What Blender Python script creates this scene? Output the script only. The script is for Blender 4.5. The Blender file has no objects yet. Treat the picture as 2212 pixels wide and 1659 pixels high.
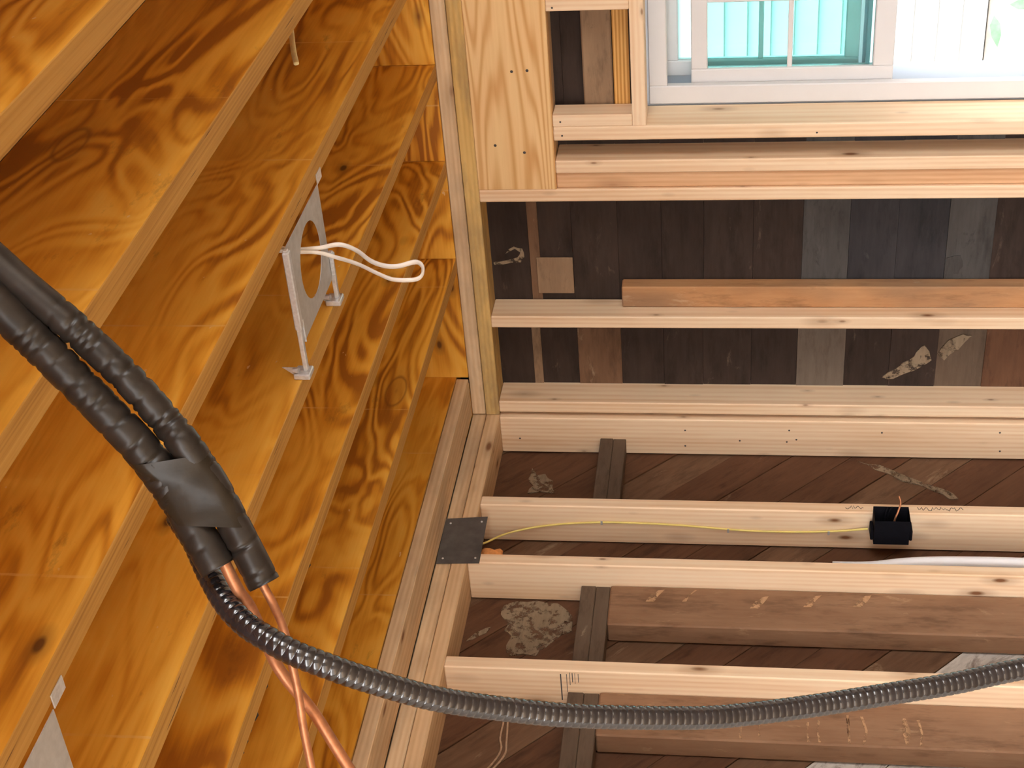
import bpy, bmesh, math, random
from mathutils import Vector, Matrix
random.seed(7)
SC = bpy.context.scene
COL = SC.collection
H = 2.44          # height of the wall top-plate underside above the floor

# ------------------------------------------------------------------ camera (phone held sideways, 2x lens)
cam_d = bpy.data.cameras.new('camera')
cam = bpy.data.objects.new('camera', cam_d); COL.objects.link(cam)
r_ = Vector((-0.07259, 0.12319, -0.98972)); d_ = Vector((-0.82768, -0.56113, -0.00914)); f_ = Vector((-0.55649, 0.81851, 0.14269))
M = Matrix.Identity(4)
for i in range(3):
    M[i][0] = r_[i]; M[i][1] = -d_[i]; M[i][2] = -f_[i]
M.translation = Vector((2.7769, -3.9067, 1.6987))
cam.matrix_world = M
cam_d.sensor_fit = 'HORIZONTAL'; cam_d.sensor_width = 36.0; cam_d.lens = 36.0 * 3292 / 2212
cam_d.clip_start = 0.05
SC.camera = cam

# ------------------------------------------------------------------ light: overcast daylight
w = bpy.data.worlds.new('sky'); SC.world = w; w.use_nodes = True
bg = w.node_tree.nodes['Background']
bg.inputs[0].default_value = (0.98, 0.965, 0.96, 1); bg.inputs[1].default_value = 6.0
SC.view_settings.view_transform = 'Standard'
try: SC.view_settings.look = 'None'
except Exception: pass
SC.view_settings.gamma = 1.0
SC.view_settings.use_curve_mapping = False
SC.view_settings.exposure = 1.12

# ------------------------------------------------------------------ node helpers
class NT:
    def __init__(s, name):
        s.m = bpy.data.materials.new(name); s.m.use_nodes = True
        s.t = s.m.node_tree; s.b = s.t.nodes['Principled BSDF']; s.out = s.t.nodes['Material Output']
    def n(s, typ, **kw):
        nd = s.t.nodes.new(typ)
        for k, v in kw.items():
            if k.startswith('i_'):
                key = k[2:]; key = int(key) if key.isdigit() else key.replace('_', ' ')
                nd.inputs[key].default_value = v
            else: setattr(nd, k, v)
        return nd
    def l(s, a, b): s.t.links.new(a, b)
    def math(s, op, a, b=None, c=None, clamp=False):
        nd = s.n('ShaderNodeMath', operation=op); nd.use_clamp = clamp
        for i, v in enumerate((a, b, c)):
            if v is None: continue
            if isinstance(v, (int, float)): nd.inputs[i].default_value = v
            else: s.l(v, nd.inputs[i])
        return nd.outputs[0]
    def vmath(s, op, a, b):
        nd = s.n('ShaderNodeVectorMath', operation=op)
        for i, v in enumerate((a, b)):
            if isinstance(v, tuple): nd.inputs[i].default_value = v
            else: s.l(v, nd.inputs[i])
        return nd.outputs[0]
    def coords(s, scale=(1, 1, 1), rnd=True):
        tc = s.n('ShaderNodeTexCoord'); v = tc.outputs['Object']
        if rnd:
            oi = s.n('ShaderNodeObjectInfo')
            cb = s.n('ShaderNodeCombineXYZ')
            for i, k in enumerate((37.1, 3.3, 5.9)):
                s.l(s.math('MULTIPLY', oi.outputs['Random'], k), cb.inputs[i])
            v = s.vmath('ADD', v, cb.outputs[0])
            s.rand = oi.outputs['Random']
        return s.vmath('MULTIPLY', v, scale)
    def noise(s, v, scale, detail=3, rough=0.55, dist=0.0):
        nd = s.n('ShaderNodeTexNoise'); s.l(v, nd.inputs['Vector'])
        nd.inputs['Scale'].default_value = scale; nd.inputs['Detail'].default_value = detail
        nd.inputs['Roughness'].default_value = rough; nd.inputs['Distortion'].default_value = dist
        return nd.outputs['Fac']
    def ramp(s, fac, stops, interp='LINEAR'):
        nd = s.n('ShaderNodeValToRGB'); s.l(fac, nd.inputs[0]); cr = nd.color_ramp; cr.interpolation = interp
        while len(cr.elements) < len(stops): cr.elements.new(0.5)
        for e, (p, c) in zip(cr.elements, stops):
            e.position = p; e.color = (*c, 1) if len(c) == 3 else c
        return nd.outputs[0]
    def mix(s, fac, a, b, mode='MIX'):
        nd = s.n('ShaderNodeMix', data_type='RGBA', blend_type=mode)
        for sock, v in ((nd.inputs[0], fac), (nd.inputs[6], a), (nd.inputs[7], b)):
            if isinstance(v, (int, float)): sock.default_value = v
            elif isinstance(v, tuple): sock.default_value = (*v, 1)
            else: s.l(v, sock)
        return nd.outputs[2]
    def bump(s, h, strength=0.2, dist=0.002):
        nd = s.n('ShaderNodeBump'); nd.inputs['Strength'].default_value = strength; nd.inputs['Distance'].default_value = dist
        s.l(h, nd.inputs['Height']); s.l(nd.outputs[0], s.b.inputs['Normal'])
    def done(s, col, rough=0.6, metal=0.0, spec=0.4):
        if isinstance(col, tuple): s.b.inputs['Base Color'].default_value = (*col, 1)
        else: s.l(col, s.b.inputs['Base Color'])
        s.b.inputs['Roughness'].default_value = rough; s.b.inputs['Metallic'].default_value = metal
        s.b.inputs['Specular IOR Level'].default_value = spec
        return s.m

def pine(name, light, mid, dark, knot=(0.20, 0.085, 0.035), ring=24, contrast=0.22, knots=0.05, dirt=0.0, dirtcol=(0.25, 0.2, 0.16), xs=0.07, dist=5.0, warm=0.5):
    s = NT(name)
    v = s.coords((xs, 1, 1))
    v2 = s.vmath('ADD', v, (0, 0.06, 0.09))
    wv = s.n('ShaderNodeTexWave', wave_type='RINGS', rings_direction='X'); s.l(v2, wv.inputs['Vector'])
    wv.inputs['Scale'].default_value = ring; wv.inputs['Distortion'].default_value = dist
    wv.inputs['Detail'].default_value = 2.5; wv.inputs['Detail Scale'].default_value = 0.35
    big = s.noise(s.vmath('MULTIPLY', v, (16, 16, 16)), 1.0, 4)
    fine = s.noise(v, 160, 3)
    f = s.math('ADD', s.math('MULTIPLY', wv.outputs['Fac'], contrast), s.math('MULTIPLY', big, 1 - contrast))
    f = s.math('ADD', f, s.math('MULTIPLY', s.math('SUBTRACT', fine, 0.5), 0.3))
    c = s.ramp(f, [(0.2, light), (0.5, mid), (0.85, dark)])
    st = s.noise(s.vmath('MULTIPLY', v, (12, 38, 38)), 1.0, 3)
    c = s.mix(s.ramp(st, [(0.5, (0, 0, 0)), (0.72, (warm,) * 3)]), c, dark)
    # knots: two sizes
    raw = s.coords((1, 1, 1))
    for sc3, kn, thr, amt in (((4.2, 11.0, 11.0), knots, 0.5, 1.0), ((9.0, 24.0, 24.0), knots * 0.9, 0.72, 0.75)):
        kv = s.vmath('MULTIPLY', raw, sc3)
        vo = s.n('ShaderNodeTexVoronoi', feature='F1'); s.l(kv, vo.inputs['Vector']); vo.inputs['Scale'].default_value = 1.0
        kd = s.math('ADD', vo.outputs['Distance'], s.math('MULTIPLY', s.math('SUBTRACT', big, 0.5), 0.10))
        sel = s.n('ShaderNodeSeparateColor'); s.l(vo.outputs['Color'], sel.inputs[0])
        on = s.math('MULTIPLY', s.math('GREATER_THAN', sel.outputs[0], thr), amt)
        kf = s.math('MULTIPLY', s.ramp(kd, [(kn, (1, 1, 1)), (kn * 2.4, (0.30,) * 3), (kn * 6.0, (0, 0, 0))]), on)
        c = s.mix(kf, c, knot)
    if dirt:
        dn = s.noise(s.vmath('MULTIPLY', v, (40, 9, 9)), 1.0, 5, 0.65)
        c = s.mix(s.ramp(dn, [(0.45, (0, 0, 0)), (0.7, (dirt,) * 3)]), c, dirtcol)
    s.bump(f, 0.15, 0.002)
    return s.done(c, 0.65, 0, 0.3)

def lvl_face(name):
    s = NT(name)
    v = s.coords((1, 1, 1))
    a = s.noise(s.vmath('MULTIPLY', v, (1.3, 4.6, 4.6)), 1.0, 2.5, 0.5, 0.7)
    bands = s.math('SINE', s.math('MULTIPLY', a, 88.0))
    bands = s.math('MULTIPLY_ADD', bands, 0.5, 0.5)
    bsoft = s.noise(s.vmath('MULTIPLY', v, (1.6, 8, 8)), 1.0, 5, 0.6)
    fine = s.noise(s.vmath('MULTIPLY', v, (6, 150, 150)), 1.0, 3)
    gate = s.ramp(s.noise(s.vmath('MULTIPLY', v, (1.1, 2.6, 2.6)), 1.3, 2), [(0.36, (0.12,) * 3), (0.60, (0.62,) * 3)])
    f = s.math('ADD', s.math('MULTIPLY', bands, gate), s.math('MULTIPLY', bsoft, 0.80))
    f = s.math('ADD', f, s.math('MULTIPLY', s.math('SUBTRACT', fine, 0.5), 0.34))
    c = s.ramp(f, [(0.16, (0.95, 0.58, 0.115)), (0.44, (0.88, 0.455, 0.060)), (0.70, (0.70, 0.300, 0.026)), (0.95, (0.38, 0.130, 0.012))])
    # knots with a ring round them
    kv = s.vmath('ADD', s.vmath('MULTIPLY', v, (1.7, 4.4, 4.4)), (0.2, 0.4, 0.3))
    vo = s.n('ShaderNodeTexVoronoi', feature='F1'); s.l(kv, vo.inputs['Vector']); vo.inputs['Scale'].default_value = 1.0
    sel = s.n('ShaderNodeSeparateColor'); s.l(vo.outputs['Color'], sel.inputs[0])
    on = s.math('GREATER_THAN', sel.outputs[1], 0.45)
    kd = s.math('ADD', vo.outputs['Distance'], s.math('MULTIPLY', s.math('SUBTRACT', bsoft, 0.5), 0.06))
    c = s.mix(s.math('MULTIPLY', s.ramp(kd, [(0.02, (0.9,) * 3), (0.04, (0.35,) * 3), (0.10, (0.3,) * 3), (0.115, (0.75,) * 3), (0.135, (0.2,) * 3), (0.24, (0, 0, 0))]), on), c, (0.22, 0.07, 0.012))
    # dark scuffs and stains
    sc_ = s.noise(s.vmath('MULTIPLY', v, (4, 10, 10)), 1.0, 6, 0.7)
    c = s.mix(s.ramp(sc_, [(0.62, (0, 0, 0)), (0.74, (0.6,) * 3)]), c, (0.14, 0.05, 0.014))
    pk = s.n('ShaderNodeTexVoronoi', feature='F1'); s.l(s.vmath('MULTIPLY', v, (4.5, 9.0, 9.0)), pk.inputs['Vector']); pk.inputs['Scale'].default_value = 1.0
    sp2 = s.n('ShaderNodeSeparateColor'); s.l(pk.outputs['Color'], sp2.inputs[0])
    c = s.mix(s.math('MULTIPLY', s.ramp(pk.outputs['Distance'], [(0.05, (0.95,) * 3), (0.09, (0.4,) * 3), (0.2, (0, 0, 0))]), s.math('GREATER_THAN', sp2.outputs[0], 0.72)), c, (0.09, 0.03, 0.01))
    # pale splinter marks
    sp = s.noise(s.vmath('MULTIPLY', v, (30, 60, 60)), 1.0, 2, 0.5)
    c = s.mix(s.ramp(sp, [(0.755, (0, 0, 0)), (0.78, (0.8,) * 3)]), c, (0.85, 0.60, 0.32))
    # veneer butt joints
    sx = s.n('ShaderNodeSeparateXYZ'); s.l(v, sx.inputs[0])
    wob = s.math('MULTIPLY', s.math('SUBTRACT', s.noise(v, 18, 2), 0.5), 0.006)
    ph = s.math('FRACT', s.math('MULTIPLY', s.math('ADD', sx.outputs[0], wob), 1.62))
    ln = s.math('LESS_THAN', ph, 0.008)
    ln2 = s.math('MULTIPLY', ln, s.ramp(s.noise(v, 9, 2), [(0.42, (0.1,) * 3), (0.58, (0.9,) * 3)]))
    c = s.mix(s.math('MULTIPLY', ln2, 0.7), c, (0.88, 0.55, 0.20))
    # each veneer sheet between the joints has its own tone
    sheet = s.math('FLOOR', s.math('MULTIPLY', s.math('ADD', sx.outputs[0], wob), 1.62))
    wn = s.n('ShaderNodeTexWhiteNoise', noise_dimensions='1D'); s.l(sheet, wn.inputs['W'])
    c = s.mix(s.math('MULTIPLY', wn.outputs['Value'], 0.18), c, (0.46, 0.19, 0.025))
    s.bump(f, 0.1, 0.002)
    return s.done(c, 0.48, 0, 0.35)

def lvl_edge(name):
    s = NT(name)
    v = s.coords((1, 1, 1))
    ply = s.noise(s.vmath('MULTIPLY', v, (0.8, 190, 190)), 1.0, 2)
    big = s.noise(s.vmath('MULTIPLY', v, (2.5, 30, 30)), 1.0, 3)
    f = s.math('ADD', s.math('MULTIPLY', ply, 0.6), s.math('MULTIPLY', big, 0.4))
    c = s.ramp(f, [(0.3, (0.58, 0.325, 0.085)), (0.52, (0.48, 0.25, 0.056)), (0.75, (0.26, 0.115, 0.022))])
    cr = s.noise(s.vmath('MULTIPLY', v, (5, 120, 120)), 1.0, 2, 0.6)
    c = s.mix(s.ramp(cr, [(0.70, (0, 0, 0)), (0.74, (0.9,) * 3)]), c, (0.10, 0.045, 0.015))
    s.bump(ply, 0.3, 0.002)
    return s.done(c, 0.7, 0, 0.25)

def oldwood(name, a, b, streak=None, amt=0.0, grey=None):
    s = NT(name)
    v = s.coords((1, 1, 1))
    n1 = s.noise(s.vmath('MULTIPLY', v, (3.0, 9, 9)), 1.0, 6, 0.65)
    n2 = s.noise(s.vmath('MULTIPLY', v, (8, 90, 90)), 1.0, 4)
    f = s.math('ADD', s.math('MULTIPLY', n1, 0.7), s.math('MULTIPLY', n2, 0.3))
    c = s.ramp(f, [(0.34, a), (0.66, b)])
    dk = s.noise(s.vmath('MULTIPLY', v, (5, 22, 22)), 1.0, 5, 0.7)
    c = s.mix(s.ramp(dk, [(0.52, (0, 0, 0)), (0.68, (0.55,) * 3)]), c, tuple(x * 0.45 for x in a))
    if streak:
        n3 = s.noise(s.vmath('MULTIPLY', v, (6, 17, 17)), 1.0, 7, 0.72, 0.5)
        c = s.mix(s.ramp(n3, [(0.57 - amt, (0, 0, 0)), (0.70 - amt, (0.85,) * 3)]), c, streak)
    if grey:
        n4 = s.noise(s.vmath('MULTIPLY', v, (2, 5, 5)), 1.0, 3)
        c = s.mix(s.ramp(n4, [(0.45, (0, 0, 0)), (0.7, (0.6,) * 3)]), c, grey)
    s.bump(f, 0.4, 0.003)
    return s.done(c, 0.75, 0, 0.25)

def plain(name, col, rough=0.5, metal=0.0, var=0.12, scale=30, spec=0.4, bump=0.0):
    s = NT(name)
    v = s.coords((1, 1, 1))
    n = s.noise(v, scale, 4)
    lo = tuple(max(0, x * (1 - var)) for x in col); hi = tuple(min(1, x * (1 + var)) for x in col)
    c = s.ramp(n, [(0.3, lo), (0.7, hi)])
    if bump: s.bump(n, bump, 0.002)
    return s.done(c, rough, metal, spec)

M_ = {}
M_['lvl'] = lvl_face('lvl_veneer'); M_['lvle'] = lvl_edge('lvl_ply_edge')
M_['pine'] = pine('new_spruce', (0.90, 0.73, 0.52), (0.85, 0.64, 0.43), (0.72, 0.45, 0.25))
M_['pinepale'] = pine('pale_spruce', (0.91, 0.74, 0.54), (0.87, 0.665, 0.455), (0.76, 0.50, 0.29), knots=0.045)
M_['pinedirty'] = pine('scuffed_spruce', (0.80, 0.63, 0.42), (0.71, 0.51, 0.31), (0.55, 0.35, 0.19), dirt=0.5, dirtcol=(0.28, 0.21, 0.15))
M_['pineyel'] = pine('yellow_pine', (0.82, 0.60, 0.25), (0.74, 0.50, 0.18), (0.55, 0.33, 0.10), dirt=0.7, dirtcol=(0.20, 0.15, 0.10), knots=0.04)
def flatsawn(name, light, dark):
    s = NT(name); v = s.coords((1, 1, 1))
    a = s.noise(s.vmath('MULTIPLY', v, (0.55, 8.5, 8.5)), 1.0, 1.5, 0.4)
    b = s.math('POWER', s.math('MULTIPLY_ADD', s.math('SINE', s.math('MULTIPLY', a, 120.0)), 0.5, 0.5), 2.2)
    fine = s.noise(s.vmath('MULTIPLY', v, (5, 140, 140)), 1.0, 3)
    bl = s.noise(s.vmath('MULTIPLY', v, (1.5, 6, 6)), 1.0, 3)
    f = s.math('ADD', s.math('MULTIPLY', b, 0.55), s.math('ADD', s.math('MULTIPLY', bl, 0.35), s.math('MULTIPLY', s.math('SUBTRACT', fine, 0.5), 0.35)))
    c = s.ramp(f, [(0.1, light), (0.9, dark)]); s.bump(f, 0.15, 0.002)
    return s.done(c, 0.6, 0, 0.3)
M_['header'] = flatsawn('yellow_pine_header', (0.86, 0.60, 0.30), (0.62, 0.31, 0.10))
M_['orange'] = pine('orange_pine', (0.78, 0.47, 0.16), (0.66, 0.36, 0.10), (0.48, 0.22, 0.05), ring=40, contrast=0.6, knots=0.02)
M_['pinetan'] = pine('tan_spruce', (0.80, 0.60, 0.38), (0.73, 0.51, 0.30), (0.58, 0.36, 0.19), dirt=0.3, dirtcol=(0.35, 0.24, 0.15))
M_['pinepink'] = pine('pink_spruce', (0.80, 0.53, 0.31), (0.71, 0.43, 0.24), (0.55, 0.28, 0.13), knots=0.06)
M_['olddark'] = oldwood('old_dark_board', (0.024, 0.015, 0.012), (0.050, 0.033, 0.026), (0.15, 0.105, 0.075), -0.06)
M_['oldblue'] = oldwood('old_black_board', (0.022, 0.021, 0.024), (0.045, 0.042, 0.045), (0.10, 0.095, 0.09), -0.08)
M_['oldgrey'] = oldwood('old_grey_board', (0.115, 0.09, 0.07), (0.175, 0.14, 0.11), (0.10, 0.075, 0.06), -0.02)
M_['oldslate'] = oldwood('old_slate_board', (0.048, 0.045, 0.043), (0.085, 0.081, 0.077), (0.03, 0.028, 0.028), 0.0)
M_['oldbrown'] = oldwood('old_brown_board', (0.12, 0.063, 0.034), (0.20, 0.115, 0.066), (0.33, 0.235, 0.15), -0.04)
M_['oldtan'] = oldwood('old_tan_board', (0.22, 0.14, 0.085), (0.33, 0.22, 0.135), (0.09, 0.055, 0.035), -0.02)
M_['oldred'] = oldwood('old_red_brown_board', (0.085, 0.038, 0.020), (0.150, 0.072, 0.038), (0.26, 0.17, 0.105), -0.07)
M_['oldstud'] = oldwood('old_stud_wood', (0.23, 0.125, 0.070), (0.33, 0.195, 0.115), (0.50, 0.34, 0.20), -0.05)
M_['oldplate'] = oldwood('old_plate_wood', (0.085, 0.058, 0.040), (0.15, 0.105, 0.072), (0.40, 0.31, 0.22), -0.05)
M_['oldorange'] = oldwood('old_orange_stud', (0.42, 0.20, 0.085), (0.56, 0.31, 0.15), (0.66, 0.46, 0.28), -0.02, grey=(0.16, 0.12, 0.09))
M_['oldwhite'] = oldwood('old_whitewashed_board', (0.55, 0.52, 0.47), (0.68, 0.64, 0.58), (0.10, 0.05, 0.03), 0.07)
M_['mortar'] = oldwood('dried_plaster', (0.21, 0.155, 0.10), (0.32, 0.245, 0.165), (0.13, 0.08, 0.05), 0.0)
def broken(m, thr):
    # patchy: the smear is worn through in places, so the board behind shows
    t = m.node_tree; b = t.nodes['Principled BSDF']
    tc = t.nodes.new('ShaderNodeTexCoord'); n = t.nodes.new('ShaderNodeTexNoise'); n.inputs['Scale'].default_value = 34; n.inputs['Detail'].default_value = 6; n.inputs['Roughness'].default_value = 0.7
    r = t.nodes.new('ShaderNodeValToRGB'); r.color_ramp.elements[0].position = thr; r.color_ramp.elements[1].position = thr + 0.14
    t.links.new(tc.outputs['Object'], n.inputs['Vector']); t.links.new(n.outputs['Fac'], r.inputs[0]); t.links.new(r.outputs[0], b.inputs['Alpha'])
broken(M_['mortar'], 0.38)
M_['scar'] = oldwood('lath_scar_wood', (0.42, 0.24, 0.13), (0.55, 0.35, 0.20)); broken(M_['scar'], 0.40)
M_['cord'] = plain('pale_cord', (0.42, 0.28, 0.18), 0.9, 0, 0.2, 80)
M_['vinyl'] = plain('white_vinyl', (0.70, 0.70, 0.71), 0.4, 0, 0.02, 8)
M_['track'] = plain('window_track', (0.34, 0.39, 0.46), 0.4, 0, 0.05, 8)
M_['galv'] = plain('galvanised_steel', (0.50, 0.505, 0.51), 0.45, 0.35, 0.10, 60)
M_['galvb'] = plain('bright_zinc', (0.66, 0.68, 0.71), 0.32, 0.5, 0.14, 150)
M_['plate'] = plain('grey_steel_plate', (0.115, 0.112, 0.11), 0.5, 0.35, 0.25, 25)
M_['foam'] = plain('black_foam', (0.021, 0.017, 0.0145), 0.36, 0, 0.45, 45, 0.42, 0.2)
M_['tape'] = plain('brown_black_tape', (0.024, 0.018, 0.012), 0.30, 0, 0.3, 40, 0.30, 0.25)
M_['conduit'] = plain('black_conduit', (0.014, 0.014, 0.018), 0.16, 0, 0.3, 50, 1.0)
M_['copper'] = plain('copper', (0.50, 0.22, 0.11), 0.42, 0.6, 0.2, 90)
M_['whitecable'] = plain('white_cable', (0.88, 0.85, 0.80), 0.45, 0, 0.04, 40)
M_['yellow'] = plain('yellow_cable', (0.84, 0.69, 0.22), 0.5, 0, 0.06, 40)
M_['box'] = plain('black_plastic', (0.005, 0.005, 0.008), 0.8, 0, 0.2, 40, 0.1)
M_['spray'] = plain('orange_foam', (0.85, 0.36, 0.12), 0.8, 0, 0.2, 60, 0.2, 0.5)
M_['pipewhite'] = plain('white_pipe', (0.86, 0.88, 0.92), 0.35, 0, 0.02, 10)
M_['ink'] = plain('ink', (0.07, 0.06, 0.06), 0.8, 0, 0.1)
M_['ply'] = pine('plywood', (0.46, 0.33, 0.20), (0.38, 0.26, 0.15), (0.28, 0.18, 0.09), ring=12)
M_['siding'] = plain('white_siding', (0.50, 0.51, 0.50), 0.6, 0, 0.05, 3)
M_['found'] = plain('concrete', (0.42, 0.37, 0.32), 0.9, 0, 0.25, 9)
M_['soil'] = plain('soil', (0.20, 0.175, 0.15), 0.95, 0, 0.4, 6)
M_['leaf'] = plain('leaf', (0.20, 0.50, 0.22), 0.5, 0, 0.3, 20)
M_['bark'] = plain('bark', (0.10, 0.07, 0.05), 0.9, 0, 0.3, 40)
M_['drywall'] = plain('wrapped_wall', (0.62, 0.56, 0.48), 0.8, 0, 0.06, 4)
M_['blob'] = plain('black_glue', (0.02, 0.015, 0.012), 0.5, 0, 0.2, 60)
def glass(name, tint):
    s = NT(name); s.t.nodes.remove(s.b)
    tr = s.n('ShaderNodeBsdfTransparent'); tr.inputs[0].default_value = (*tint, 1)
    gl = s.n('ShaderNodeBsdfGlossy'); gl.inputs['Roughness'].default_value = 0.03
    lw = s.n('ShaderNodeFresnel'); lw.inputs[0].default_value = 1.45
    mx = s.n('ShaderNodeMixShader'); s.l(lw.outputs[0], mx.inputs[0]); s.l(tr.outputs[0], mx.inputs[1]); s.l(gl.outputs[0], mx.inputs[2])
    s.l(mx.outputs[0], s.out.inputs[0]); return s.m
M_['glass'] = glass('tinted_glass', (0.74, 0.96, 0.95))

# ------------------------------------------------------------------ mesh helpers
def link(name, me, mats, parent=None, mw=None):
    o = bpy.data.objects.new(name, me); COL.objects.link(o)
    if not isinstance(mats, (list, tuple)): mats = [mats]
    for m in mats: me.materials.append(m)
    if mw is not None: o.matrix_world = mw
    if parent is not None:
        o.parent = parent
        o.matrix_parent_inverse = Matrix.Translation(parent.location).inverted()
    return o
def empty(name, loc, **props):
    o = bpy.data.objects.new(name, None); COL.objects.link(o); o.location = loc; o.empty_display_size = 0.05
    for k, v in props.items(): o[k] = v
    return o
def tag(o, label=None, cat=None, group=None, kind=None):
    for k, v in (('label', label), ('category', cat), ('group', group), ('kind', kind)):
        if v: o[k] = v
    return o
ROT = {'X': Matrix.Identity(3), 'Y': Matrix(((0, -1, 0), (1, 0, 0), (0, 0, 1))), 'Z': Matrix(((0, 0, -1), (0, 1, 0), (1, 0, 0)))}
def smooth(me, on=True):
    me.polygons.foreach_set('use_smooth', [on] * len(me.polygons))
def box_mesh(name, sx, sy, sz, bev=0.002):
    bm = bmesh.new(); bmesh.ops.create_cube(bm, size=1.0)
    for v in bm.verts: v.co = Vector((v.co.x * sx, v.co.y * sy, v.co.z * sz))
    if bev: bmesh.ops.bevel(bm, geom=list(bm.edges), offset=min(bev, min(sx, sy, sz) * 0.3), segments=1, affect='EDGES')
    me = bpy.data.meshes.new(name); bm.to_mesh(me); bm.free(); return me
def board(name, parent, mat, x, y, z, axis, bev=0.002, label=None, edge=None, rot=None):
    """a piece of timber between world bounds (z counted from the top-plate underside); local X runs along its grain"""
    dims = Vector((x[1] - x[0], y[1] - y[0], z[1] - z[0])); c = Vector(((x[0] + x[1]) / 2, (y[0] + y[1]) / 2, (z[0] + z[1]) / 2 + H))
    L = {'X': (dims.x, dims.y, dims.z), 'Y': (dims.y, dims.x, dims.z), 'Z': (dims.z, dims.y, dims.x)}[axis]
    me = box_mesh(name, *L, bev)
    R3 = ROT[axis]
    if rot: R3 = rot @ R3
    o = link(name, me, [mat] + ([edge] if edge else []), parent, Matrix.Translation(c) @ R3.to_4x4())
    if edge:
        for p in me.polygons:
            if abs(p.normal.z) > 0.5: p.material_index = 1
    if label: o['label'] = label
    return o
def cr(pts, n):
    """Catmull-Rom through pts, n samples per span"""
    P = [Vector(p) for p in pts]; P = [2 * P[0] - P[1]] + P + [2 * P[-1] - P[-2]]; out = []
    for i in range(1, len(P) - 2):
        a, b, c, d = P[i - 1:i + 3]
        for k in range(n):
            t = k / n
            out.append(0.5 * ((2 * b) + (-a + c) * t + (2 * a - 5 * b + 4 * c - d) * t * t + (-a + 3 * b - 3 * c + d) * t ** 3))
    out.append(P[-2]); return out
def resample(pts, step):
    acc = [0.0]
    for a, b in zip(pts, pts[1:]): acc.append(acc[-1] + (b - a).length)
    n = max(2, int(acc[-1] / step)); out = []; j = 0
    for k in range(n + 1):
        s = acc[-1] * k / n
        while j < len(acc) - 2 and acc[j + 1] < s: j += 1
        t = (s - acc[j]) / max(1e-9, acc[j + 1] - acc[j]); out.append(pts[j].lerp(pts[j + 1], t))
    return out, acc[-1]
def tube_mesh(name, pts, rad, segs=12, flat=None, hollow=None, cap=True):
    """tube along pts; rad number or f(s, angle); flat squashes one axis; hollow = inner radius for an open end"""
    n = len(pts); V = []; F = []
    T = [(pts[min(i + 1, n - 1)] - pts[max(i - 1, 0)]).normalized() for i in range(n)]
    up = Vector((0, 0, 1)) if abs(T[0].z) < 0.9 else Vector((1, 0, 0))
    N = (up - T[0] * up.dot(T[0])).normalized(); s = 0.0
    for i in range(n):
        if i: s += (pts[i] - pts[i - 1]).length
        N = (N - T[i] * N.dot(T[i])).normalized(); B = T[i].cross(N)
        for k in range(segs):
            a = 2 * math.pi * k / segs; r = rad(s, a) if callable(rad) else rad
            V.append(pts[i] + N * (math.cos(a) * r) + B * (math.sin(a) * r * (flat or 1)))
    for i in range(n - 1):
        for k in range(segs):
            a = i * segs + k; b = i * segs + (k + 1) % segs
            F.append((a, b, b + segs, a + segs))
    if hollow:
        for end in (0, n - 1):
            base = len(V); c = pts[end]; inw = T[end] * (0.012 if end == 0 else -0.012)
            for depth in (Vector((0, 0, 0)), inw):
                for k in range(segs):
                    d = V[end * segs + k] - c; V.append(c + d.normalized() * hollow + depth)
            for k in range(segs):
                k2 = (k + 1) % segs; o0 = end * segs
                q = [(o0 + k, base + k, base + k2, o0 + k2), (base + k, base + segs + k, base + segs + k2, base + k2)]
                F += q if end else [tuple(reversed(f)) for f in q]
            F.append(tuple(base + segs + k for k in range(segs)))
    elif cap:
        F.append(tuple(reversed(range(segs)))); F.append(tuple((n - 1) * segs + k for k in range(segs)))
    me = bpy.data.meshes.new(name); me.from_pydata(V, [], F); me.update(); smooth(me)
    return me
def tube(name, parent, mat, pts, rad, segs=12, step=0.01, **kw):
    P, L = resample(cr(pts, 12), step)
    c = P[0].copy()
    return link(name, tube_mesh(name, [p - c for p in P], rad, segs, **kw), mat, parent, Matrix.Translation(c))
def prism(name, parent, mat, poly, axis_u, axis_v, axis_n, origin, thick, bev=0.0):
    """polygon (2-D) extruded by thick along axis_n; local frame = (u, v, n)"""
    bm = bmesh.new(); vs = [bm.verts.new((p[0], p[1], 0)) for p in poly]
    f = bm.faces.new(vs); bm.normal_update()
    r = bmesh.ops.extrude_face_region(bm, geom=[f])
    bmesh.ops.translate(bm, vec=(0, 0, thick), verts=[g for g in r['geom'] if isinstance(g, bmesh.types.BMVert)])
    bmesh.ops.recalc_face_normals(bm, faces=list(bm.faces))
    if bev: bmesh.ops.bevel(bm, geom=list(bm.edges), offset=bev, segments=1, affect='EDGES')
    me = bpy.data.meshes.new(name); bm.to_mesh(me); bm.free()
    mw = Matrix((( axis_u[0], axis_v[0], axis_n[0], origin[0]), (axis_u[1], axis_v[1], axis_n[1], origin[1]), (axis_u[2], axis_v[2], axis_n[2], origin[2]), (0, 0, 0, 1)))
    return link(name, me, mat, parent, mw)
def clip(poly, a, b, c):
    """keep a*x+b*y<=c"""
    out = []
    for i, p in enumerate(poly):
        q = poly[(i + 1) % len(poly)]; dp = a * p[0] + b * p[1] - c; dq = a * q[0] + b * q[1] - c
        if dp <= 0: out.append(p)
        if dp * dq < 0:
            t = dp / (dp - dq); out.append((p[0] + t * (q[0] - p[0]), p[1] + t * (q[1] - p[1])))
    return out

FL = -H                      # floor level in board() heights
# ------------------------------------------------------------------ floor
floor = empty('floor', (2.5, -3, 0), kind='structure', label='plywood subfloor of the unfinished room')
for i in range(4):
    for j in range(3):
        board('floor_panel', floor, M_['ply'], (-0.14 + j * 2.44, 2.3 + j * 2.44 - 0.003), (0.14 - (i + 1) * 1.83 + 0.003, 0.14 - i * 1.83), (FL - 0.02, FL), 'X', 0.001)

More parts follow.
